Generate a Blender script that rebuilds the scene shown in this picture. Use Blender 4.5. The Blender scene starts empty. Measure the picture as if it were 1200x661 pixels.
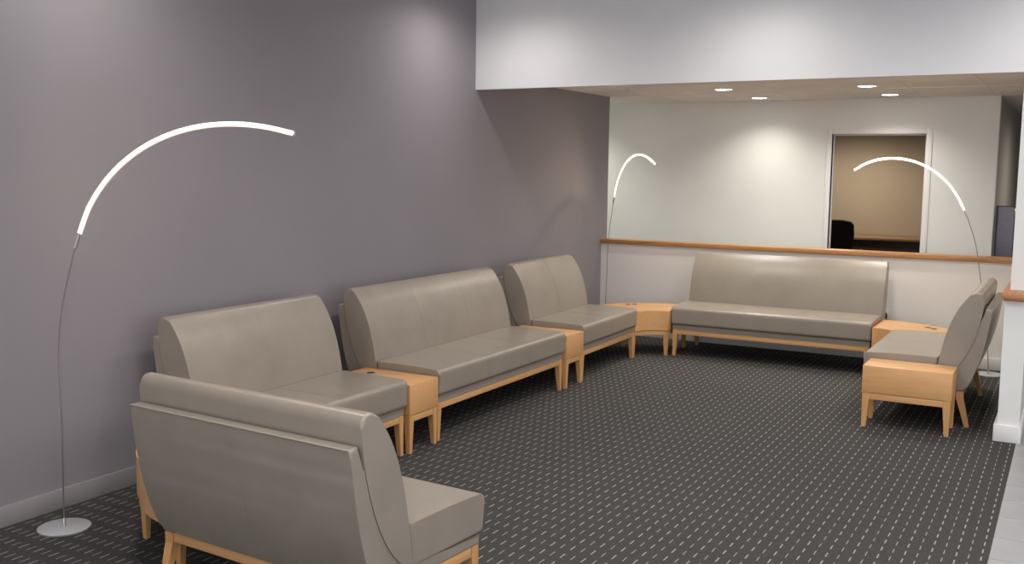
import bpy, bmesh, math, random
from mathutils import Vector, Matrix
random.seed(7)
PI = math.pi
SC = bpy.context.scene
COL = SC.collection

# ------------------------------------------------------------------ camera
cam_d = bpy.data.cameras.new('camera')
cam = bpy.data.objects.new('camera', cam_d); COL.objects.link(cam)
RIGHT = (0.8722228, 0.4889703, 0.0116351)
DOWN = (0.0646475, -0.0916730, -0.9936885)
FWD = (-0.4848176, 0.8674699, -0.1115699)
M = Matrix.Identity(4)
for i in range(3):
    M[i][0] = RIGHT[i]; M[i][1] = -DOWN[i]; M[i][2] = -FWD[i]
M[0][3], M[1][3], M[2][3] = 4.3163, 0.0, 1.70
cam.matrix_world = M
cam_d.sensor_fit = 'HORIZONTAL'; cam_d.sensor_width = 36.0
cam_d.lens = 1179.944 * 36.0 / 1200.0
cam_d.clip_start = 0.05; cam_d.clip_end = 100
SC.camera = cam

# ------------------------------------------------------------------ world, exposure
w = bpy.data.worlds.new('world'); SC.world = w; w.use_nodes = True
w.node_tree.nodes['Background'].inputs[0].default_value = (0.62, 0.66, 0.85, 1)
w.node_tree.nodes['Background'].inputs[1].default_value = 0.6
vs = SC.view_settings
vs.view_transform = 'Standard'; vs.look = 'None'; vs.gamma = 1.0
vs.use_curve_mapping = False
vs.exposure = 0.0

def area_light(name, loc, rot, sx, sy, watts, color):
    l = bpy.data.lights.new(name, 'AREA'); l.shape = 'RECTANGLE'; l.size = sx; l.size_y = sy
    l.energy = watts; l.color = color
    o = bpy.data.objects.new(name, l); COL.objects.link(o)
    o.location = loc; o.rotation_euler = rot
    return o
# unseen fill lights added for assumed daylight, behind the camera and on the right
area_light('added_fill_front', (3.6, -3.75, 1.55), (PI / 2, 0, 0), 6.6, 2.5, 130, (0.95, 0.96, 0.98))
area_light('added_fill_lobby', (8.25, 3.0, 1.6), (PI / 2, 0, PI / 2), 6.0, 2.4, 125, (0.97, 0.95, 0.99))

# ------------------------------------------------------------------ materials
def new_mat(name):
    m = bpy.data.materials.new(name); m.use_nodes = True
    nt = m.node_tree
    return m, nt, nt.nodes['Principled BSDF']
def node(nt, t, **kw):
    n = nt.nodes.new(t)
    for k, v in kw.items(): setattr(n, k, v)
    return n
def coords(nt, scale=(1, 1, 1)):
    tc = node(nt, 'ShaderNodeTexCoord'); mp = node(nt, 'ShaderNodeMapping')
    mp.inputs['Scale'].default_value = scale
    nt.links.new(tc.outputs['Object'], mp.inputs['Vector'])
    return mp.outputs['Vector']
def noise(nt, vec, scale, detail=3, rough=0.5):
    n = node(nt, 'ShaderNodeTexNoise')
    n.inputs['Scale'].default_value = scale; n.inputs['Detail'].default_value = detail
    n.inputs['Roughness'].default_value = rough
    nt.links.new(vec, n.inputs['Vector'])
    return n.outputs['Fac']
def ramp(nt, fac, c0, c1, p0=0.3, p1=0.7):
    r = node(nt, 'ShaderNodeValToRGB')
    r.color_ramp.elements[0].position = p0; r.color_ramp.elements[0].color = (*c0, 1)
    r.color_ramp.elements[1].position = p1; r.color_ramp.elements[1].color = (*c1, 1)
    nt.links.new(fac, r.inputs['Fac'])
    return r.outputs['Color']
def bump(nt, fac, bsdf, strength, dist):
    b = node(nt, 'ShaderNodeBump')
    b.inputs['Strength'].default_value = strength; b.inputs['Distance'].default_value = dist
    nt.links.new(fac, b.inputs['Height']); nt.links.new(b.outputs['Normal'], bsdf.inputs['Normal'])
def mul(c, k): return tuple(v * k for v in c)

def paint(name, col, rough=0.7, tex=0.03):
    m, nt, b = new_mat(name)
    v = coords(nt)
    f = noise(nt, v, 1.6, 4)
    nt.links.new(ramp(nt, f, mul(col, 1 - tex), mul(col, 1 + tex)), b.inputs['Base Color'])
    b.inputs['Roughness'].default_value = rough
    b.inputs['Specular IOR Level'].default_value = 0.3
    bump(nt, noise(nt, v, 260, 2), b, 0.06, 0.002)
    return m
def wood(name, col, col2, stretch=(14, 1.2, 14), rough=0.38):
    m, nt, b = new_mat(name)
    v = coords(nt, stretch)
    f = noise(nt, v, 5.0, 6, 0.6)
    nt.links.new(ramp(nt, f, col2, col, 0.32, 0.66), b.inputs['Base Color'])
    b.inputs['Roughness'].default_value = rough
    b.inputs['Specular IOR Level'].default_value = 0.45
    bump(nt, noise(nt, v, 18, 3), b, 0.05, 0.001)
    return m
def leather(name, col):
    m, nt, b = new_mat(name)
    v = coords(nt)
    f = noise(nt, v, 5, 5, 0.6)
    nt.links.new(ramp(nt, f, mul(col, 0.93), mul(col, 1.06)), b.inputs['Base Color'])
    f2 = noise(nt, v, 9, 3)
    r = node(nt, 'ShaderNodeMapRange')
    r.inputs['To Min'].default_value = 0.28; r.inputs['To Max'].default_value = 0.37
    nt.links.new(f2, r.inputs['Value']); nt.links.new(r.outputs['Result'], b.inputs['Roughness'])
    b.inputs['Specular IOR Level'].default_value = 0.5
    b.inputs['Coat Weight'].default_value = 0.30; b.inputs['Coat Roughness'].default_value = 0.27
    vo = node(nt, 'ShaderNodeTexVoronoi'); vo.inputs['Scale'].default_value = 420
    nt.links.new(v, vo.inputs['Vector'])
    mx = node(nt, 'ShaderNodeMath', operation='ADD')
    sc = node(nt, 'ShaderNodeMath', operation='MULTIPLY'); sc.inputs[1].default_value = 1.5
    nt.links.new(noise(nt, v, 7, 3), sc.inputs[0])
    nt.links.new(sc.outputs[0], mx.inputs[0]); nt.links.new(vo.outputs['Distance'], mx.inputs[1])
    bump(nt, mx.outputs[0], b, 0.10, 0.004)
    return m
def plain(name, col, rough=0.5, metal=0.0, spec=0.5):
    m, nt, b = new_mat(name)
    v = coords(nt)
    nt.links.new(ramp(nt, noise(nt, v, 30, 3), mul(col, 0.96), mul(col, 1.04)), b.inputs['Base Color'])
    b.inputs['Roughness'].default_value = rough; b.inputs['Metallic'].default_value = metal
    b.inputs['Specular IOR Level'].default_value = spec
    return m
def emit(name, col, strength):
    m, nt, b = new_mat(name)
    b.inputs['Base Color'].default_value = (0.8, 0.8, 0.8, 1)
    b.inputs['Emission Color'].default_value = (*col, 1)
    b.inputs['Emission Strength'].default_value = strength
    return m
def carpet_mat():
    m, nt, b = new_mat('carpet')
    tc = node(nt, 'ShaderNodeTexCoord'); sp = node(nt, 'ShaderNodeSeparateXYZ')
    nt.links.new(tc.outputs['Object'], sp.inputs[0])
    def mth(op, a, bv=None, cv=None):
        n = node(nt, 'ShaderNodeMath', operation=op)
        for i, x in enumerate((a, bv, cv)):
            if x is None: continue
            if isinstance(x, (int, float)): n.inputs[i].default_value = x
            else: nt.links.new(x, n.inputs[i])
        return n.outputs[0]
    px, py = 0.0505, 0.1033
    u = mth('ADD', mth('DIVIDE', sp.outputs['X'], px), -3.842 / px + 0.5)
    vv = mth('ADD', mth('DIVIDE', sp.outputs['Y'], py), -4.694 / py + 0.5)
    du = mth('ABSOLUTE', mth('SUBTRACT', mth('FRACT', u), 0.5))
    dv = mth('ABSOLUTE', mth('SUBTRACT', mth('FRACT', vv), 0.5))
    par = mth('MODULO', mth('ADD', mth('FLOOR', u), 4000.0), 2.0)      # every second column is woven finer
    wid = mth('ADD', 0.058, mth('MULTIPLY', par, -0.018))
    mask = mth('MULTIPLY', mth('LESS_THAN', du, wid), mth('LESS_THAN', dv, 0.25))
    v = coords(nt, (14, 120, 1)); v2 = coords(nt)
    pile = noise(nt, v2, 420, 3); rib = noise(nt, v, 3.0, 4)
    base = ramp(nt, rib, (0.040, 0.039, 0.038), (0.078, 0.075, 0.073), 0.3, 0.72)
    mx = node(nt, 'ShaderNodeMixRGB', blend_type='MULTIPLY'); mx.inputs['Fac'].default_value = 0.55
    nt.links.new(base, mx.inputs['Color1'])
    nt.links.new(ramp(nt, pile, (0.6, 0.6, 0.6), (1.35, 1.35, 1.35), 0.3, 0.7), mx.inputs['Color2'])
    m2 = node(nt, 'ShaderNodeMixRGB')
    nt.links.new(mask, m2.inputs['Fac']); nt.links.new(mx.outputs[0], m2.inputs['Color1'])
    m2.inputs['Color2'].default_value = (0.35, 0.33, 0.31, 1)
    nt.links.new(m2.outputs[0], b.inputs['Base Color'])
    b.inputs['Roughness'].default_value = 0.95; b.inputs['Specular IOR Level'].default_value = 0.1
    hs = mth('ADD', pile, mth('MULTIPLY', mask, 0.8))
    bump(nt, hs, b, 0.35, 0.003)
    return m

MAT = dict(
    leather=leather('taupe_leather', (0.284, 0.246, 0.203)),
    seam=leather('taupe_stitching', (0.40, 0.355, 0.295)),
    maple=wood('maple_veneer', (0.68, 0.385, 0.170), (0.60, 0.325, 0.135)),
    maple_leg=wood('maple_leg', (0.64, 0.355, 0.145), (0.55, 0.29, 0.11), (14, 14, 1.2)),
    oak=wood('oak_cap', (0.50, 0.255, 0.10), (0.36, 0.165, 0.055), (1.2, 16, 16), 0.32),
    oak_y=wood('oak_cap_lengthwise', (0.50, 0.235, 0.095), (0.36, 0.15, 0.05), (16, 1.2, 16), 0.32),
    grey_wall=paint('grey_wall_paint', (0.262, 0.243, 0.262), 0.62),
    grey_base=paint('grey_baseboard', (0.29, 0.272, 0.28), 0.5),
    half=paint('warm_white_wall_paint', (0.83, 0.80, 0.77), 0.6),
    white=paint('white_wall_paint', (0.76, 0.765, 0.74), 0.7),
    soffit=paint('white_soffit_paint', (0.74, 0.74, 0.75), 0.7),
    trim=paint('white_trim_paint', (0.78, 0.77, 0.76), 0.4),
    greige=paint('greige_wall_paint', (0.42, 0.38, 0.33), 0.7),
    beige=paint('beige_wall_paint', (0.52, 0.44, 0.345), 0.7),
    ceil=paint('ceiling_paint', (0.72, 0.71, 0.69), 0.8),
    ctile=paint('ceiling_tile', (0.84, 0.80, 0.75), 0.9, 0.05),
    cgrid=plain('ceiling_grid_bar', (0.85, 0.83, 0.80), 0.6),
    tile=paint('grey_floor_tile', (0.33, 0.335, 0.34), 0.35, 0.12),
    grout=plain('grey_grout', (0.11, 0.108, 0.105), 0.9),
    carpet=carpet_mat(),
    metal=plain('satin_nickel', (0.60, 0.60, 0.61), 0.35, 0.9),
    rod=plain('dull_rod_metal', (0.32, 0.29, 0.28), 0.4, 0.8),
    disc=plain('silver_paint', (0.52, 0.53, 0.55), 0.45, 0.3),
    led_halo=emit('warm_led_halo', (1.0, 0.62, 0.46), 0.85),  # rim emission imitating the warm halo along the strip
    led=emit('warm_led_diffuser', (1.0, 0.74, 0.50), 42.0),
    lens=emit('downlight_lens', (1.0, 0.95, 0.86), 14.0),
    black=plain('black_plastic', (0.012, 0.012, 0.012), 0.45),
    blackfab=plain('black_fabric', (0.012, 0.012, 0.014), 0.8),
    deskw=wood('desk_top_wood', (0.36, 0.22, 0.12), (0.28, 0.16, 0.08), (1.2, 14, 14)),
    deskp=wood('dark_desk_panel', (0.07, 0.045, 0.03), (0.05, 0.03, 0.02), (14, 14, 1.2)),
    glass=plain('purple_grey_panel', (0.26, 0.235, 0.30), 0.25),
    frame=plain('dark_bronze_frame', (0.06, 0.05, 0.05), 0.4),
    chrome=plain('chrome', (0.8, 0.8, 0.8), 0.15, 1.0),
    ring=plain('white_metal_trim', (0.8, 0.79, 0.77), 0.45),
)

# ------------------------------------------------------------------ mesh helpers
def link_mesh(name, bm, mat, parent=None, smooth=False, angle=35):
    bmesh.ops.recalc_face_normals(bm, faces=bm.faces[:])
    me = bpy.data.meshes.new(name); bm.to_mesh(me); bm.free()
    me.materials.append(MAT[mat] if isinstance(mat, str) else mat)
    if smooth:
        for p in me.polygons: p.use_smooth = True
        me.set_sharp_from_angle(angle=math.radians(angle))
    o = bpy.data.objects.new(name, me); COL.objects.link(o)
    if parent is not None: o.parent = parent
    return o
def tag(o, label=None, cat=None, group=None, kind=None):
    if label: o['label'] = label
    if cat: o['category'] = cat
    if group: o['group'] = group
    if kind: o['kind'] = kind
    return o
def thing(name, label, cat, loc=(0, 0, 0), rz=0.0, group=None):
    o = bpy.data.objects.new(name, None); COL.objects.link(o)
    o.empty_display_size = 0.1
    o.location = loc; o.rotation_euler = (0, 0, rz)
    return tag(o, label, cat, group)
def add_hexa(bm, pts):
    v = [bm.verts.new(p) for p in pts]
    for f in ((3, 2, 1, 0), (4, 5, 6, 7), (0, 1, 5, 4), (1, 2, 6, 5), (2, 3, 7, 6), (3, 0, 4, 7)):
        bm.faces.new([v[i] for i in f])
def add_box(bm, x0, x1, y0, y1, z0, z1):
    add_hexa(bm, [(x0, y0, z0), (x1, y0, z0), (x1, y1, z0), (x0, y1, z0),
                  (x0, y0, z1), (x1, y0, z1), (x1, y1, z1), (x0, y1, z1)])
def bev(bm, off, seg=2):
    if off > 0:
        bmesh.ops.bevel(bm, geom=bm.edges[:], offset=off, segments=seg, profile=0.5, affect='EDGES', clamp_overlap=True)
def box(name, x0, x1, y0, y1, z0, z1, mat, parent=None, b=0.0, seg=2):
    bm = bmesh.new(); add_box(bm, x0, x1, y0, y1, z0, z1); bev(bm, b, seg)
    return link_mesh(name, bm, mat, parent, b > 0, 40)
def struct(name, x0, x1, y0, y1, z0, z1, mat, parent=None, b=0.0):
    o = box(name, x0, x1, y0, y1, z0, z1, mat, parent, b)
    if parent is None: o['kind'] = 'structure'
    return o
def prism_x(name, poly, x0, x1, mat, parent, b=0.0, seg=3, angle=50):
    """profile of (depth, height) points extruded along local x, both ends rounded over"""
    bm = bmesh.new()
    A = [bm.verts.new((x0, p[0], p[1])) for p in poly]; B = [bm.verts.new((x1, p[0], p[1])) for p in poly]
    n = len(poly)
    fa = bm.faces.new(A); fb = bm.faces.new(B[::-1])
    for i in range(n):
        bm.faces.new((A[i], B[i], B[(i + 1) % n], A[(i + 1) % n]))
    if b > 0:
        es = list(set(list(fa.edges) + list(fb.edges)))
        bmesh.ops.bevel(bm, geom=es, offset=b, segments=seg, profile=0.5, affect='EDGES', clamp_overlap=True)
    o = link_mesh(name, bm, mat, parent, True, angle)
    wn = o.modifiers.new('weighted_normal', 'WEIGHTED_NORMAL'); wn.mode = 'FACE_AREA'; wn.weight = 100; wn.keep_sharp = True
    return o
def prism_z(name, poly, z0, z1, mat, parent, b=0.0, angle=40):
    bm = bmesh.new()
    A = [bm.verts.new((p[0], p[1], z0)) for p in poly]; B = [bm.verts.new((p[0], p[1], z1)) for p in poly]
    n = len(poly)
    fa = bm.faces.new(A[::-1]); fb = bm.faces.new(B)
    for i in range(n):
        bm.faces.new((A[i], A[(i + 1) % n], B[(i + 1) % n], B[i]))
    if b > 0:
        bmesh.ops.bevel(bm, geom=list(set(list(fa.edges) + list(fb.edges))), offset=b, segments=2, profile=0.5,
                        affect='EDGES', clamp_overlap=True)
    return link_mesh(name, bm, mat, parent, True, angle)
def tube(bm, pts, rad, side, n=8, rad_end=None):
    """round tube along pts; 'side' is a direction never parallel to the path"""
    pts = [Vector(p) for p in pts]; side = Vector(side).normalized(); rings = []
    for i, p in enumerate(pts):
        t = (pts[min(i + 1, len(pts) - 1)] - pts[max(i - 1, 0)]).normalized()
        a = (side - t * side.dot(t)).normalized(); c = t.cross(a)
        r = rad if rad_end is None else rad + (rad_end - rad) * i / (len(pts) - 1)
        rings.append([bm.verts.new(p + (a * math.cos(k * 2 * PI / n) + c * math.sin(k * 2 * PI / n)) * r) for k in range(n)])
    for i in range(len(rings) - 1):
        for k in range(n):
            bm.faces.new((rings[i][k], rings[i][(k + 1) % n], rings[i + 1][(k + 1) % n], rings[i + 1][k]))
    bm.faces.new(rings[0][::-1]); bm.faces.new(rings[-1])
def tube_obj(name, pts, rad, side, mat, parent, n=8):
    bm = bmesh.new(); tube(bm, pts, rad, side, n)
    return link_mesh(name, bm, mat, parent, True, 60)
def lathe(name, prof, mat, parent, n=40, loc=(0, 0, 0), angle=40):
    bm = bmesh.new(); rings = []
    for r, z in prof:
        rings.append([bm.verts.new((loc[0] + r * math.cos(2 * PI * k / n), loc[1] + r * math.sin(2 * PI * k / n), loc[2] + z)) for k in range(n)])
    for i in range(len(rings) - 1):
        for k in range(n):
            bm.faces.new((rings[i][k], rings[i][(k + 1) % n], rings[i + 1][(k + 1) % n], rings[i + 1][k]))
    bm.faces.new(rings[0][::-1]); bm.faces.new(rings[-1])
    return link_mesh(name, bm, mat, parent, True, angle)
def spline(pts, n=8):
    """Catmull-Rom through the points, any dimension"""
    out = []; P = [Vector(p) for p in pts]; P = [P[0] * 2 - P[1]] + P + [P[-1] * 2 - P[-2]]
    for i in range(1, len(P) - 2):
        a, b, c, d = P[i - 1], P[i], P[i + 1], P[i + 2]
        for k in range(n):
            t = k / n
            out.append(0.5 * ((2 * b) + (c - a) * t + (2 * a - 5 * b + 4 * c - d) * t * t + (3 * b - a - 3 * c + d) * t ** 3))
    out.append(P[-2]); return out
def arc(cx, cy, r, a0, a1, n):
    return [(cx + r * math.cos(a0 + (a1 - a0) * i / n), cy + r * math.sin(a0 + (a1 - a0) * i / n)) for i in range(n + 1)]

# ------------------------------------------------------------------ the setting
CEIL = 3.08; LOW = 2.454; SOFF = 2.335; YS = 7.081; YH = 9.624; YE = 9.765; YW = 10.842
# floors
fl = struct('floor', -3.0, 4.07, -3.6, 16.0, -0.05, 0.0, 'carpet')
fl['label'] = 'charcoal carpet woven with rows of short pale dashes'
ft = struct('floor_tiled', 4.07, 8.3, -3.6, 16.0, -0.05, -0.003, 'grout')
ft['label'] = 'grey ceramic tile walkway along the carpet edge'
bm = bmesh.new(); add_box(bm, -0.3035, 0.3035, -0.1505, 0.1505, -0.006, 0.0); bev(bm, 0.002, 1)
t0 = link_mesh('floor_tile', bm, 'tile', ft)
first = True
for i in range(3):
    for j in range(34):
        o = t0 if first else t0.copy()
        if not first: COL.objects.link(o); o.parent = ft
        first = False
        o.location = (4.3765 + i * 0.61, 0.05 + j * 0.3075, 0.001)
# left wall
struct('wall_left', -0.14, 0.0, -3.6, YE, 0.0, CEIL, 'grey_wall')
struct('baseboard_left', 0.0, 0.020, -3.6, YH - 0.014, 0.0, 0.097, 'grey_base', None, 0.002)
# main ceiling, soffit, lower ceiling
struct('ceiling', -0.14, 8.3, -3.6, YS, CEIL, CEIL + 0.1, 'ceil')
struct('wall_soffit', 0.0, 8.3, YS, YS + 0.035, SOFF, CEIL + 0.1, 'soffit')
cl = struct('ceiling_low', -3.0, 8.3, YS + 0.035, 16.0, LOW + 0.012, LOW + 0.10, 'cgrid')
cl['label'] = 'suspended tile ceiling over the seating and corridor'
bm = bmesh.new(); add_box(bm, -0.297, 0.297, -0.602, 0.602, 0.0, 0.011); bev(bm, 0.002, 1)
c0 = link_mesh('ceiling_tile', bm, 'ctile', cl); first = True
for i in range(-4, 5):
    for j in range(4):
        x = 2.345 + 0.305 + 0.61 * i
        if x < -0.1: continue
        o = c0 if first else c0.copy()
        if not first: COL.objects.link(o); o.parent = cl
        first = False
        o.location = (x, YW - 0.61 - 1.22 * j if j < 3 else YW + 0.61, LOW + 0.002)
for i in range(-3, 6):
    box('grid_bar', 2.345 + 0.61 * i - 0.008, 2.345 + 0.61 * i + 0.008, YS + 0.04, 14.2, LOW - 0.001, LOW + 0.006, 'cgrid', cl)
for j in range(0, 4):
    y = YW - 1.22 * j
    if j: box('grid_bar', 0.0, 5.0, y - 0.008, y + 0.008, LOW - 0.0015, LOW + 0.006, 'cgrid', cl)
# half wall behind the back sofa
struct('wall_half_back', 0.0, 3.957, YH, YH + 0.13, 0.0, 0.942, 'half')
struct('baseboard_back', 0.0, 3.957, YH - 0.014, YH, 0.0, 0.105, 'trim', None, 0.003)
struct('trim_1', -0.01, 4.02, YH - 0.03, YH + 0.16, 0.942, 0.986, 'oak', None, 0.006)['label'] = 'oak cap rail along the back half wall'
# half wall on the right with its end post
struct('wall_half_right', 3.957, 4.085, 7.055, YH + 0.13, 0.0, 0.915, 'white')
struct('baseboard_right', 3.937, 4.097, 7.030, YH - 0.014, 0.0, 0.108, 'trim', None, 0.004)
struct('trim_2', 3.937, 4.105, 7.0, YH + 0.13, 0.922, 0.958, 'oak_y', None, 0.005)['label'] = 'oak cap on the right half wall'
struct('trim_3', 3.947, 4.095, 7.02, YH + 0.13, 0.908, 0.922, 'oak_y', None, 0.002)
struct('wall_column', 3.972, 4.30, 7.25, 7.45, 0.958, LOW + 0.01, 'white')
# corridor and office beyond the half wall
DX0, DX1, DH = 2.05, 2.965, 2.097
struct('wall_back', -3.0, DX0, YW, YW + 0.12, 0.0, LOW + 0.012, 'white')
struct('wall_back_right', DX1, 3.611, YW, YW + 0.12, 0.0, LOW + 0.012, 'white')
struct('wall_back_head', DX0, DX1, YW, YW + 0.12, DH, LOW + 0.012, 'white')
struct('wall_return', 3.50, 3.611, YW + 0.12, 15.6, 0.0, LOW + 0.012, 'greige')
struct('wall_corridor_end', 3.611, 8.3, 15.4, 15.6, 0.0, LOW + 0.012, 'greige')
struct('wall_corridor_left', -3.0, -2.9, YE - 1.0, YW, 0.0, LOW + 0.012, 'white')
struct('wall_corridor_side', -2.9, -0.14, YE - 0.12, YE, 0.0, LOW + 0.012, 'white')
struct('wall_office', -0.6, 3.50, 15.5, 15.6, 0.0, LOW + 0.012, 'beige')
struct('wall_office_left', -0.7, -0.6, YW + 0.12, 15.6, 0.0, LOW + 0.012, 'beige')
struct('wall_right', 8.2, 8.3, 6.2, 15.6, 0.0, CEIL, 'white')
struct('wall_right_near', 8.2, 8.3, -3.6, -0.2, 0.0, CEIL, 'white')
# door frame (no leaf in view)
d = thing('door_1', 'white painted frame of the open office doorway', None); d['kind'] = 'structure'
box('jamb', DX0 - 0.05, DX0, YW - 0.012, YW + 0.132, 0, DH + 0.053, 'trim', d, 0.003)
box('jamb', DX1, DX1 + 0.055, YW - 0.012, YW + 0.132, 0, DH + 0.053, 'trim', d, 0.003)
box('head', DX0, DX1, YW - 0.012, YW + 0.132, DH, DH + 0.053, 'trim', d, 0.003)
for x0, x1 in ((DX0, DX0 + 0.014), (DX1 - 0.014, DX1)):
    box('door_stop', x0, x1, YW + 0.055, YW + 0.095, 0, DH, 'trim', d, 0.002)
box('door_stop', DX0 + 0.014, DX1 - 0.014, YW + 0.055, YW + 0.095, DH - 0.014, DH, 'trim', d, 0.002)
# assumed unseen shop fronts: sill, head and mullions added round the fill lights
def assumed_shopfront(name, horizontal, a0, a1, c, n):
    o = thing(name, 'assumed glazed shop front with slim dark mullions, out of view', None); o['kind'] = 'structure'
    def bx(nm, u0, u1, z0, z1, t, m):
        if horizontal: box(nm, u0, u1, c - t, c + t, z0, z1, m, o)
        else: box(nm, c - t, c + t, u0, u1, z0, z1, m, o)
    bx('sill', a0, a1, 0.0, 0.25, 0.05, 'white'); bx('head', a0, a1, 2.85, CEIL, 0.05, 'white')
    for i in range(n + 1):
        u = a0 + 0.03 + (a1 - a0 - 0.06) * i / n
        bx('mullion', u - 0.03, u + 0.03, 0.25, 2.85, 0.03, 'frame')
assumed_shopfront('window_assumed_1', True, 0.0, 8.2, -3.55, 6)
assumed_shopfront('window_assumed_2', False, -0.2, 6.2, 8.25, 5)

# ------------------------------------------------------------------ lounge sofas
def bezier(p0, p1, p2, p3, n):
    out = []
    for k in range(n + 1):
        t = k / n; u = 1 - t
        out.append(Vector([u ** 3 * a + 3 * t * u * u * b + 3 * t * t * u * c + t ** 3 * d for a, b, c, d in zip(p0, p1, p2, p3)]))
    return out
LENS_FRONT = bezier((0.466, 0.300), (0.5002, 0.5043), (0.5178, 0.7416), (0.664, 0.902), 24)
LENS_TOP = bezier((0.664, 0.902), (0.693, 0.932), (0.748, 0.925), (0.748, 0.872), 10)[1:]
LENS_BACK = bezier((0.748, 0.872), (0.7468, 0.7122), (0.6565, 0.3696), (0.484, 0.303), 20)[1:]
LENS = [tuple(p) for p in LENS_FRONT + LENS_TOP + LENS_BACK]
SHELL_OUT = bezier((0.658, 0.252), (0.7536, 0.4176), (0.7749, 0.6125), (0.800, 0.798), 16)
SHELL_IN = [p + Vector((0.0022, -0.0018)) for p in LENS_BACK[4:]]
SHELL = [(0.022, 0.246), (0.648, 0.246)] + [tuple(p) for p in SHELL_OUT] + [(0.797, 0.809), (0.757, 0.811)] + \
        [tuple(p) for p in SHELL_IN] + [(0.45, 0.291), (0.022, 0.291)]
SEAT_TOP = [tuple(p) for p in spline([(0.0, 0.420), (0.004, 0.441), (0.018, 0.4535), (0.05, 0.4575), (0.20, 0.463), (0.36, 0.464), (0.50, 0.463)], 4)]
SEAT = [(0.478, 0.2925), (0.02, 0.2925), (0.004, 0.302), (0.0, 0.32)] + SEAT_TOP[:-1] + [(0.483, 0.463)]

def offset_path(path, dist):
    """shift an open (depth, height) path sideways"""
    out = []
    for i, p in enumerate(path):
        a = Vector(path[max(i - 1, 0)]); b = Vector(path[min(i + 1, len(path) - 1)])
        t = (b - a).normalized(); out.append((p[0] - t.y * dist, p[1] + t.x * dist))
    return out
def tapered_leg(name, parent, x0, x1, y0, y1, h, bx0, bx1, by0, by1, mat='maple_leg', straight=0.045):
    bm = bmesh.new()
    zt = h - straight
    lev = [(0.0, bx0, bx1, by0, by1), (zt, x0, x1, y0, y1), (h, x0, x1, y0, y1)]
    rings = [[bm.verts.new(c) for c in ((a, cc, z), (b, cc, z), (b, dd, z), (a, dd, z))] for z, a, b, cc, dd in lev]
    for i in range(2):
        for k in range(4):
            bm.faces.new((rings[i][k], rings[i][(k + 1) % 4], rings[i + 1][(k + 1) % 4], rings[i + 1][k]))
    bm.faces.new(rings[0][::-1]); bm.faces.new(rings[2])
    bmesh.ops.bevel(bm, geom=bm.edges[:], offset=0.0025, segments=1, profile=0.5, affect='EDGES', clamp_overlap=True)
    return link_mesh(name, bm, mat, parent)

def make_sofa(W, seams):
    """parts of one sofa; local x across, local y from the seat front (0) backwards, z up"""
    t = thing('lounge_sofa', 'taupe leather sofa', 'sofa', group='taupe leather lounge sofas on maple bases')
    h = W / 2
    seat = prism_x('seat', SEAT, -h, h, 'leather', t, 0.018)
    back = prism_x('backrest', LENS, -h - 0.001, h + 0.001, 'leather', t, 0.024)
    shell = prism_x('back_shell', SHELL, -h + 0.006, h - 0.006, 'leather', t, 0.012)
    # piping along the rounded ends
    top = [tuple(p) for p in LENS_FRONT[10:] + LENS_TOP + LENS_BACK[:6]]
    for s in (-1, 1):
        pth = offset_path([tuple(p) for p in LENS_FRONT + LENS_TOP], -0.0060)
        tube_obj('piping', [(s * (h - 0.0055), a, b) for a, b in pth], 0.0034, (1, 0, 0), 'seam', back, 6)
        pth = offset_path([p for p in SEAT_TOP if p[0] < 0.475], -0.0035)
        tube_obj('piping', [(s * (h - 0.0045), a, b) for a, b in pth], 0.0026, (1, 0, 0), 'seam', seat, 6)
        pth = offset_path([tuple(p) for p in SHELL_IN], 0.001)
        tube_obj('piping', [(s * (h - 0.006), a, b) for a, b in pth], 0.0034, (1, 0, 0), 'seam', shell, 6)
    tube_obj('piping', [(-h + 0.012, 0.8000, 0.8062), (h - 0.012, 0.8000, 0.8062)], 0.0030, (0, 0, 1), 'seam', shell, 6)
    # seams between the seating places
    for k in range(1, seams + 1):
        x = -h + W * k / (seams + 1)
        tube_obj('seam', [(x, a, b) for a, b in offset_path([tuple(p) for p in LENS_FRONT[7:] + LENS_TOP + LENS_BACK[:4]], 0.0)], 0.0011, (1, 0, 0), 'leather', back, 5)
        pf = [(0.004, 0.302), (0.0, 0.32)] + [p for p in SEAT_TOP if p[0] < 0.475]
        tube_obj('seam', [(x, a, b) for a, b in pf], 0.0011, (1, 0, 0), 'leather', seat, 5)
        tube_obj('seam', [(x, a, b) for a, b in [tuple(p) for p in SHELL_OUT]], 0.0009, (1, 0, 0), 'leather', shell, 5)
    # maple base
    zt = 0.2455
    box('front_rail', -h + 0.055, h - 0.055, 0.026, 0.046, 0.203, zt, 'maple', t, 0.002)
    box('back_rail', -h + 0.055, h - 0.055, 0.622, 0.642, 0.203, zt, 'maple', t, 0.002)
    for s in (-1, 1):
        box('side_rail', min(s * (h - 0.035), s * (h - 0.015)), max(s * (h - 0.035), s * (h - 0.015)), 0.070, 0.604, 0.203, zt, 'maple', t, 0.002)
        o, i, bo, bi = s * (h - 0.012), s * (h - 0.056), s * (h - 0.014), s * (h - 0.040)
        tapered_leg('leg', t, min(o, i), max(o, i), 0.022, 0.068, zt, min(bo, bi), max(bo, bi), 0.024, 0.052)
        tapered_leg('leg', t, min(o, i), max(o, i), 0.606, 0.654, zt, min(bo, bi), max(bo, bi), 0.670, 0.700)
    return t
def children(o): return [c for c in bpy.data.objects if c.parent == o]
def copy_tree(o, parent=None):
    c = o.copy(); COL.objects.link(c); c.parent = parent
    for ch in children(o): copy_tree(ch, c)
    return c
def place(o, label, x, y, rz):
    o.location = (x, y, 0); o.rotation_euler = (0, 0, rz); o['label'] = label; return o
two = make_sofa(1.18, 1); three = make_sofa(1.765, 2)
two_b, two_c, two_d = copy_tree(two), copy_tree(two), copy_tree(two)
three_b = copy_tree(three)
R90 = PI / 2
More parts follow.
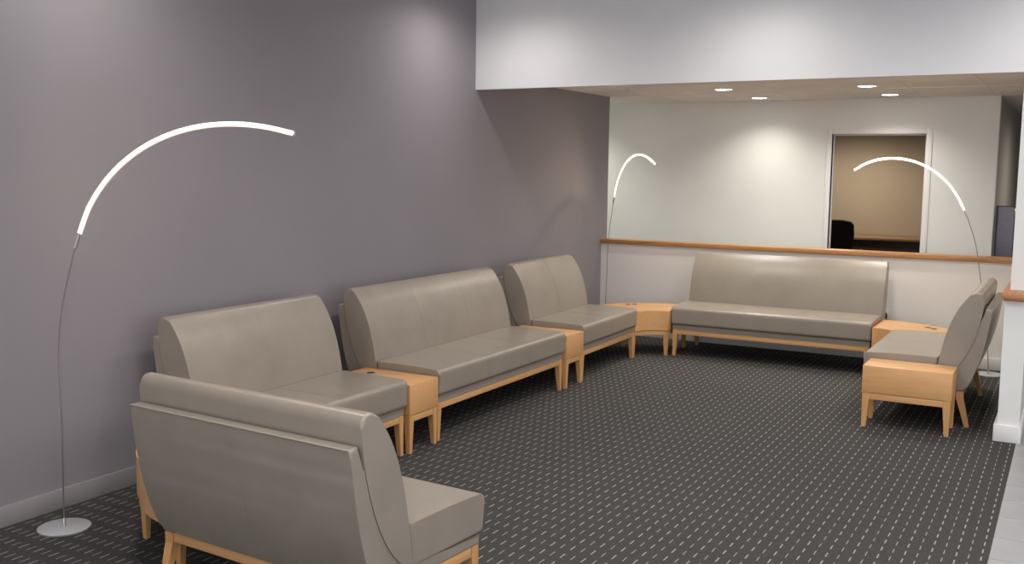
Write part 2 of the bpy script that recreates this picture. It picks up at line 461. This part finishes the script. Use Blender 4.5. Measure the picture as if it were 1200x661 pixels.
place(two, 'two-place taupe leather sofa seen from behind, nearest the camera', 1.799, 3.324, PI - 0.065).scale = (0.966, 0.956, 0.972)
place(two_b, 'two-place taupe leather sofa on the grey wall next to the nearest sofa', 0.945, 4.202, R90)
place(three, 'three-place taupe leather sofa along the grey wall between two maple side tables', 0.945, 6.013, R90)
place(two_c, 'two-place taupe leather sofa on the grey wall beside the white half wall corner', 0.918, 7.850, R90 + 0.022)
place(three_b, 'three-place taupe leather sofa against the white half wall facing the camera', 1.998, 8.735, 0.0)
place(two_d, 'two-place taupe leather sofa by the right column, seen from its side', 3.075, 7.878, -R90)

# ------------------------------------------------------------------ maple tables
ZB, ZT = 0.2385, 0.420
def make_table(wd, dp):
    t = thing('side_table', 'maple side table', 'table', group='rectangular maple side tables')
    h = wd / 2
    box('body', -h, h, 0.0, dp, ZB, ZT, 'maple', t, 0.003)
    box('front_rail', -h + 0.03, h - 0.03, 0.008, 0.026, 0.192, 0.2355, 'maple', t, 0.002)
    box('back_rail', -h + 0.03, h - 0.03, dp - 0.026, dp - 0.008, 0.192, 0.2355, 'maple', t, 0.002)
    for s in (-1, 1):
        a, b = s * (h - 0.024), s * (h - 0.006)
        box('side_rail', min(a, b), max(a, b), 0.03, dp - 0.03, 0.192, 0.2355, 'maple', t, 0.002)
        a, b, c, e = s * (h - 0.004), s * (h - 0.048), s * (h - 0.006), s * (h - 0.032)
        tapered_leg('leg', t, min(a, b), max(a, b), 0.004, 0.050, 0.2375, min(c, e), max(c, e), 0.006, 0.034)
        tapered_leg('leg', t, min(a, b), max(a, b), dp - 0.050, dp - 0.004, 0.2375, min(c, e), max(c, e), dp - 0.034, dp - 0.006)
    return t
def grommet(parent, x, y, z=ZT):
    g = lathe('power_grommet', [(0.026, 0.0), (0.026, 0.003), (0.023, 0.0045), (0.004, 0.0045)], 'black', parent, 20, (x, y, z))
    lathe('grommet_ring', [(0.030, 0.0), (0.030, 0.002), (0.0265, 0.0028), (0.0265, 0.0)], 'metal', g, 20, (x, y, z))
ta = make_table(0.302, 0.557)
tb, td = copy_tree(ta), copy_tree(ta)
grommet(ta, 0.02, 0.418)
place(ta, 'small maple side table with a dark round power grommet', 0.945, 4.963, R90)
place(tb, 'small maple side table between the three-place sofa and the corner sofa', 0.940, 7.075, R90)
place(td, 'maple side table at the near end of the right sofa, broad face showing', 3.130, 7.110, -R90)

def make_corner_table():
    """quarter ring: centre at local origin, inner edge concave, spans 0..90 degrees"""
    t = thing('corner_table', 'curved maple corner table', 'table', group='curved maple corner tables')
    r0, r1 = 0.236, 0.778
    def sector(a, b, e0, e1, n): return arc(0, 0, a, e0, e1, n) + arc(0, 0, b, e1, e0, n + 6)
    prism_z('body', sector(r0, r1, 0.012, PI / 2 - 0.012, 16), ZB, ZT, 'maple', t, 0.0025)
    prism_z('front_rail', sector(r0 + 0.008, r0 + 0.026, 0.10, PI / 2 - 0.10, 12), 0.196, 0.2355, 'maple', t, 0.001)
    prism_z('back_rail', sector(r1 - 0.026, r1 - 0.008, 0.045, PI / 2 - 0.045, 20), 0.196, 0.2355, 'maple', t, 0.001)
    for sw in (0, 1):
        def bx(nm, a0, a1, b0, b1, z0, z1):
            if sw: a0, a1, b0, b1 = b0, b1, a0, a1
            return box(nm, a0, a1, b0, b1, z0, z1, 'maple', t, 0.002)
        bx('side_rail', r0 + 0.055, r1 - 0.055, 0.014, 0.032, 0.196, 0.2355)
        for q0, q1, f0, f1 in ((r0 + 0.010, r0 + 0.052, r0 + 0.012, r0 + 0.040), (r1 - 0.056, r1 - 0.014, r1 - 0.042, r1 - 0.016)):
            p = [q0, q1, 0.012, 0.054]; g = [f0, f1, 0.014, 0.042]
            if sw: p = p[2:] + p[:2]; g = g[2:] + g[:2]
            tapered_leg('leg', t, *p, 0.2375, *g)
    a = PI / 4 + 0.05; c, s = math.cos(a), math.sin(a)
    lx, ly = (r1 - 0.036) * c, (r1 - 0.036) * s
    tapered_leg('leg', t, lx - 0.020, lx + 0.020, ly - 0.020, ly + 0.020, 0.2375, lx - 0.013, lx + 0.013, ly - 0.013, ly + 0.013)
    return t
ca = make_corner_table(); cb, cc = copy_tree(ca), copy_tree(ca)
# local angle quadrant turned: back left corner = quadrant (-x,+y); back right = (+x,+y); front left = (-x,-y)
place(ca, 'curved maple corner table in the far left corner by the half wall', 1.112, 8.452, R90)
place(cb, 'curved maple corner table between the half-wall sofa and the right sofa', 2.888, 8.482, 0)
place(cc, 'curved maple corner table half hidden behind the nearest sofa', 1.186, 3.583, PI - 0.03).scale = (0.95, 0.95, 1.0)
for x, y in ((0.624, 8.889), (0.664, 8.953)): grommet(ca, (y - 8.452), -(x - 1.112))
for x, y in ((3.292, 8.977), (3.344, 8.925)): grommet(cb, x - 2.888, y - 8.482)

# ------------------------------------------------------------------ arc floor lamps
def arc_lamp(label, bx, by, deg, pole, led, base_r=0.118, watts=9):
    a = math.radians(deg); t = thing('arc_floor_lamp', label, 'floor lamp', (bx, by, 0), a, 'arc floor lamps with glowing strips')
    lathe('base', [(base_r - 0.002, 0.0), (base_r, 0.003), (base_r, 0.008), (base_r - 0.003, 0.010), (0.010, 0.011)], 'disc', t, 56)
    lathe('socket', [(0.008, 0.010), (0.008, 0.045), (0.005, 0.050)], 'metal', t, 16)
    pth = [(p[0], 0, p[1]) for p in spline([(0, 0.03)] + pole, 6)]
    tube_obj('pole', pth, 0.0034, (0, 1, 0), 'rod', t, 8)
    L = spline(led, 8)
    d0 = (L[0] - Vector(pole[-1])).normalized()
    p0 = Vector(pole[-1]) - d0 * 0.004; p1 = L[0] + d0 * 0.006
    tube_obj('sleeve', [(p0.x, 0, p0.y), (p1.x, 0, p1.y)], 0.0085, (0, 1, 0), 'metal', t, 12)
    # bright core and acrylic rims above and below that glow to imitate its warm halo
    tube_obj('light_strip', [(p.x, 0, p.y) for p in L], 0.0040, (0, 1, 0), 'led', t, 10)
    for sgn, nm, mt in ((1, 'channel_halo', 'led_halo'), (-1, 'halo_rim', 'led_halo')):
        out = []
        for i, p in enumerate(L):
            tg = (L[min(i + 1, len(L) - 1)] - L[max(i - 1, 0)]).normalized()
            out.append((p.x - sgn * tg.y * 0.0075, 0, p.y + sgn * tg.x * 0.0075))
        tube_obj(nm, out, 0.0046, (0, 1, 0), mt, t, 6)
    e = L[-1]; tg = (L[-1] - L[-2]).normalized()
    tube_obj('end_cap', [(e.x, 0, e.y), (e.x + tg.x * 0.006, 0, e.y + tg.y * 0.006)], 0.0115, (0, 1, 0), 'disc', t, 10)
    return t
arc_lamp('arc floor lamp standing by the grey wall left of the nearest sofa', 0.267, 2.967, 25,
         [(0.003, 0.243), (0.008, 0.568), (0.004, 0.809), (0.031, 1.048), (0.102, 1.323)],
         [(0.124, 1.385), (0.1765, 1.5098), (0.2528, 1.6216), (0.349, 1.7163), (0.461, 1.7909), (0.5849, 1.8437), (0.7167, 1.8742), (0.8523, 1.883), (0.9878, 1.872), (1.119, 1.844)])
arc_lamp('arc floor lamp in the far left corner behind the corner table', 0.18, 9.35, -44,
         [(0.010, 0.30), (0.029, 0.60), (0.036, 0.836), (0.071, 1.098), (0.158, 1.375)],
         [(0.184, 1.435), (0.2337, 1.5492), (0.3103, 1.652), (0.4074, 1.7367), (0.5188, 1.7985), (0.6393, 1.8351), (0.7644, 1.8459), (0.8901, 1.8329), (1.0132, 1.7999), (1.131, 1.753)])
arc_lamp('arc floor lamp rising behind the sofa by the right column', 3.745, 9.375, 195,
         [(0.020, 0.25), (0.062, 0.55), (0.115, 0.86), (0.166, 1.125), (0.246, 1.351)],
         [(0.266, 1.394), (0.3231, 1.5034), (0.395, 1.6043), (0.4823, 1.6912), (0.5842, 1.7596), (0.6983, 1.8059), (0.8203, 1.8271), (0.9444, 1.8212), (1.0634, 1.787), (1.168, 1.724)])

# ------------------------------------------------------------------ recessed downlights and sprinkler
def downlight(label, x, y, z, watts, color=(1.0, 0.95, 0.86), size=140, blend=1.0, group='recessed downlights over the corridor'):
    t = thing('downlight', label, 'downlight', (x, y, z), 0, group)
    lathe('trim_ring', [(0.092, 0.002), (0.092, -0.002), (0.088, -0.005), (0.076, -0.006), (0.074, 0.002)], 'ring', t, 36)
    lathe('lens', [(0.074, 0.001), (0.074, -0.0035), (0.010, -0.0045)], 'lens', t, 36)
    l = bpy.data.lights.new('downlight_beam', 'SPOT'); l.energy = watts; l.color = color
    l.spot_size = math.radians(size); l.spot_blend = blend; l.shadow_soft_size = 0.07
    o = bpy.data.objects.new('downlight_beam', l); COL.objects.link(o); o.parent = t; o.location = (0, 0, -0.012)
    return t
downlight('downlight left of the pair over the half wall, nearer the camera', 1.402, 9.172, LOW, 85, size=160)
downlight('downlight left of the pair close to the white back wall', 1.408, 10.347, LOW, 70, size=140)
downlight('downlight right of the pair over the half wall, nearer the camera', 2.656, 9.249, LOW, 85, size=160)
downlight('downlight right of the pair close to the white back wall', 2.680, 10.316, LOW, 70, size=140)
downlight('added unseen downlight round the corner of the corridor behind the grey wall', -0.85, 10.2, LOW, 95, size=140)  # unseen, added for the bright left end of the white back wall
downlight('added fill downlight in the corridor beyond the right column', 4.75, 12.3, LOW, 130, size=176)  # out of view, added to brighten the greige return wall
for x, lab in ((1.40, 'left'), (2.66, 'middle'), (3.92, 'right')):  # unseen row added to brighten the seating and back half wall
    downlight('added fill downlight hidden behind the soffit over the seating, %s one of the row' % lab, x, 8.02, LOW, 75, size=140, group='added fill downlights just behind the soffit')
for i, x in enumerate((0.53, 2.40, 4.27)):  # assumed unseen grid, extended from bright patches on the soffit and grey wall
    for j, y in enumerate((6.38, 3.3, 0.2)):
        downlight('assumed high ceiling downlight, %s column, %s' % (('grey wall', 'middle', 'tile walkway')[i], ('row next to the soffit', 'row over the nearest sofa', 'row behind the camera')[j]), x, y, CEIL, (66, 66, 60)[j], (1.0, 0.95, 0.91), 165, 1.0, 'assumed downlights in the high ceiling')
for x in (2.40, 4.27):  # unseen extras added for more even light from above
    for y in (4.84, 1.75):
        downlight('added high ceiling fill downlight above the open carpet, %s %s' % ('carpet middle' if x < 3 else 'carpet edge', 'farther from the camera' if y > 3 else 'nearer the camera'), x, y, CEIL, 135, (1.0, 0.95, 0.92), 165, 1.0, 'added fill downlights above the open carpet')
downlight('assumed unseen recessed downlight in the office ceiling beyond the doorway', 1.5, 14.3, LOW + 0.0, 165, (1.0, 0.86, 0.68), 172, 0.8, 'assumed office downlight')  # out of view, assumed from the brighter left side of the office wall
s = thing('sprinkler_head', 'small flush sprinkler head in the low ceiling near the grey wall', 'sprinkler', (0.621, 8.77, LOW))
lathe('escutcheon', [(0.042, 0.002), (0.042, -0.003), (0.020, -0.008)], 'ring', s, 24)
lathe('deflector', [(0.006, -0.008), (0.006, -0.022), (0.018, -0.023), (0.018, -0.025)], 'metal', s, 16)

# ------------------------------------------------------------------ plug on the half wall
p = thing('wall_plug', 'black plug in a white outlet behind the half-wall sofa', 'plug', (2.845, YH, 0.412))
box('outlet_plate', -0.036, 0.036, -0.006, 0.0, -0.058, 0.058, 'trim', p, 0.002)
box('plug_body', -0.020, 0.024, -0.045, -0.006, -0.030, 0.022, 'black', p, 0.008, 3)
tube_obj('cord', [(0.0, -0.03, -0.025), (0.0, -0.032, -0.09), (0.01, -0.03, -0.20), (0.03, -0.03, -0.36), (0.03, -0.03, -0.407)], 0.004, (1, 0, 0), 'black', p, 6)

# ------------------------------------------------------------------ partition panel in the corridor
p = thing('partition_panel', 'purple-grey framed panel standing in the corridor behind the column', 'partition', (3.72, 11.1, 0))
box('pane', -0.085, 0.060, -0.006, 0.006, 0.03, 1.385, 'glass', p)
box('post', -0.100, -0.085, -0.018, 0.018, 0.0, 1.394, 'frame', p, 0.002)
box('post', 0.060, 0.085, -0.018, 0.018, 0.0, 1.394, 'frame', p, 0.002)
box('top_rail', -0.085, 0.060, -0.018, 0.018, 1.385, 1.394, 'frame', p, 0.001)
box('foot', -0.085, 0.060, -0.12, 0.12, 0.0, 0.03, 'frame', p, 0.004)
box('clip', 0.062, 0.084, -0.034, -0.018, 1.30, 1.375, 'chrome', p, 0.004)

# ------------------------------------------------------------------ office: desk and chair
dk = thing('office_desk', 'dark office desk with a wooden top seen through the doorway', 'desk', (2.55, 14.75, 0))
box('desktop', -1.05, 0.85, 0.0, 0.72, 0.765, 0.80, 'deskw', dk, 0.004)
box('modesty_panel', -0.38, -0.352, 0.03, 0.05, 0.02, 0.765, 'deskp', dk)
box('modesty_panel', -0.35, 0.40, 0.03, 0.05, 0.02, 0.765, 'deskp', dk)
box('modesty_panel', -1.0, -0.382, 0.03, 0.05, 0.02, 0.765, 'deskp', dk)
box('side_panel', -1.03, -1.0, 0.03, 0.70, 0.0, 0.765, 'deskp', dk)
box('side_panel', 0.80, 0.83, 0.03, 0.70, 0.0, 0.765, 'deskp', dk)
ch = thing('office_chair', 'black high-backed office chair in front of the office desk', 'chair', (1.53, 13.95, 0), 0.0)
bm = bmesh.new(); add_box(bm, -0.24, 0.24, -0.26, 0.24, 0.42, 0.51); bev(bm, 0.03, 3); link_mesh('seat', bm, 'blackfab', ch, True)
outl = [(-0.19, 0.52), (0.19, 0.52), (0.235, 0.70), (0.25, 0.90), (0.245, 1.02), (0.21, 1.065), (0.10, 1.085), (-0.10, 1.085), (-0.21, 1.065), (-0.245, 1.02), (-0.25, 0.90), (-0.235, 0.70)]
bm = bmesh.new()
A = [bm.verts.new((x, -0.27, z)) for x, z in outl]; B = [bm.verts.new((x, -0.19, z)) for x, z in outl]
fa = bm.faces.new(A); fb = bm.faces.new(B[::-1])
for i in range(len(outl)): bm.faces.new((A[i], B[i], B[(i + 1) % len(outl)], A[(i + 1) % len(outl)]))
bmesh.ops.bevel(bm, geom=list(fa.edges) + list(fb.edges), offset=0.025, segments=3, profile=0.5, affect='EDGES', clamp_overlap=True)
link_mesh('backrest', bm, 'blackfab', ch, True, 50)
box('back_bar', -0.03, 0.03, -0.285, -0.24, 0.40, 0.70, 'black', ch, 0.005)
lathe('gas_column', [(0.03, 0.08), (0.03, 0.42)], 'black', ch, 16)
for k in range(5):
    a = k * 2 * PI / 5
    arm = tube_obj('base_arm', [(0.0, 0.0, 0.09), (0.28 * math.cos(a), 0.28 * math.sin(a), 0.065)], 0.018, (0, 0, 1), 'black', ch, 8)
    lathe('caster', [(0.012, 0.0), (0.026, 0.012), (0.026, 0.038), (0.012, 0.05)], 'black', arm, 12, (0.27 * math.cos(a), 0.27 * math.sin(a), 0.0))
for sx in (-1, 1):
    tube_obj('armrest', [(sx * 0.20, -0.10, 0.44), (sx * 0.29, -0.10, 0.50), (sx * 0.29, -0.10, 0.66), (sx * 0.29, 0.12, 0.67)], 0.018, (0.3, 0.5, 0.8), 'black', ch, 8)
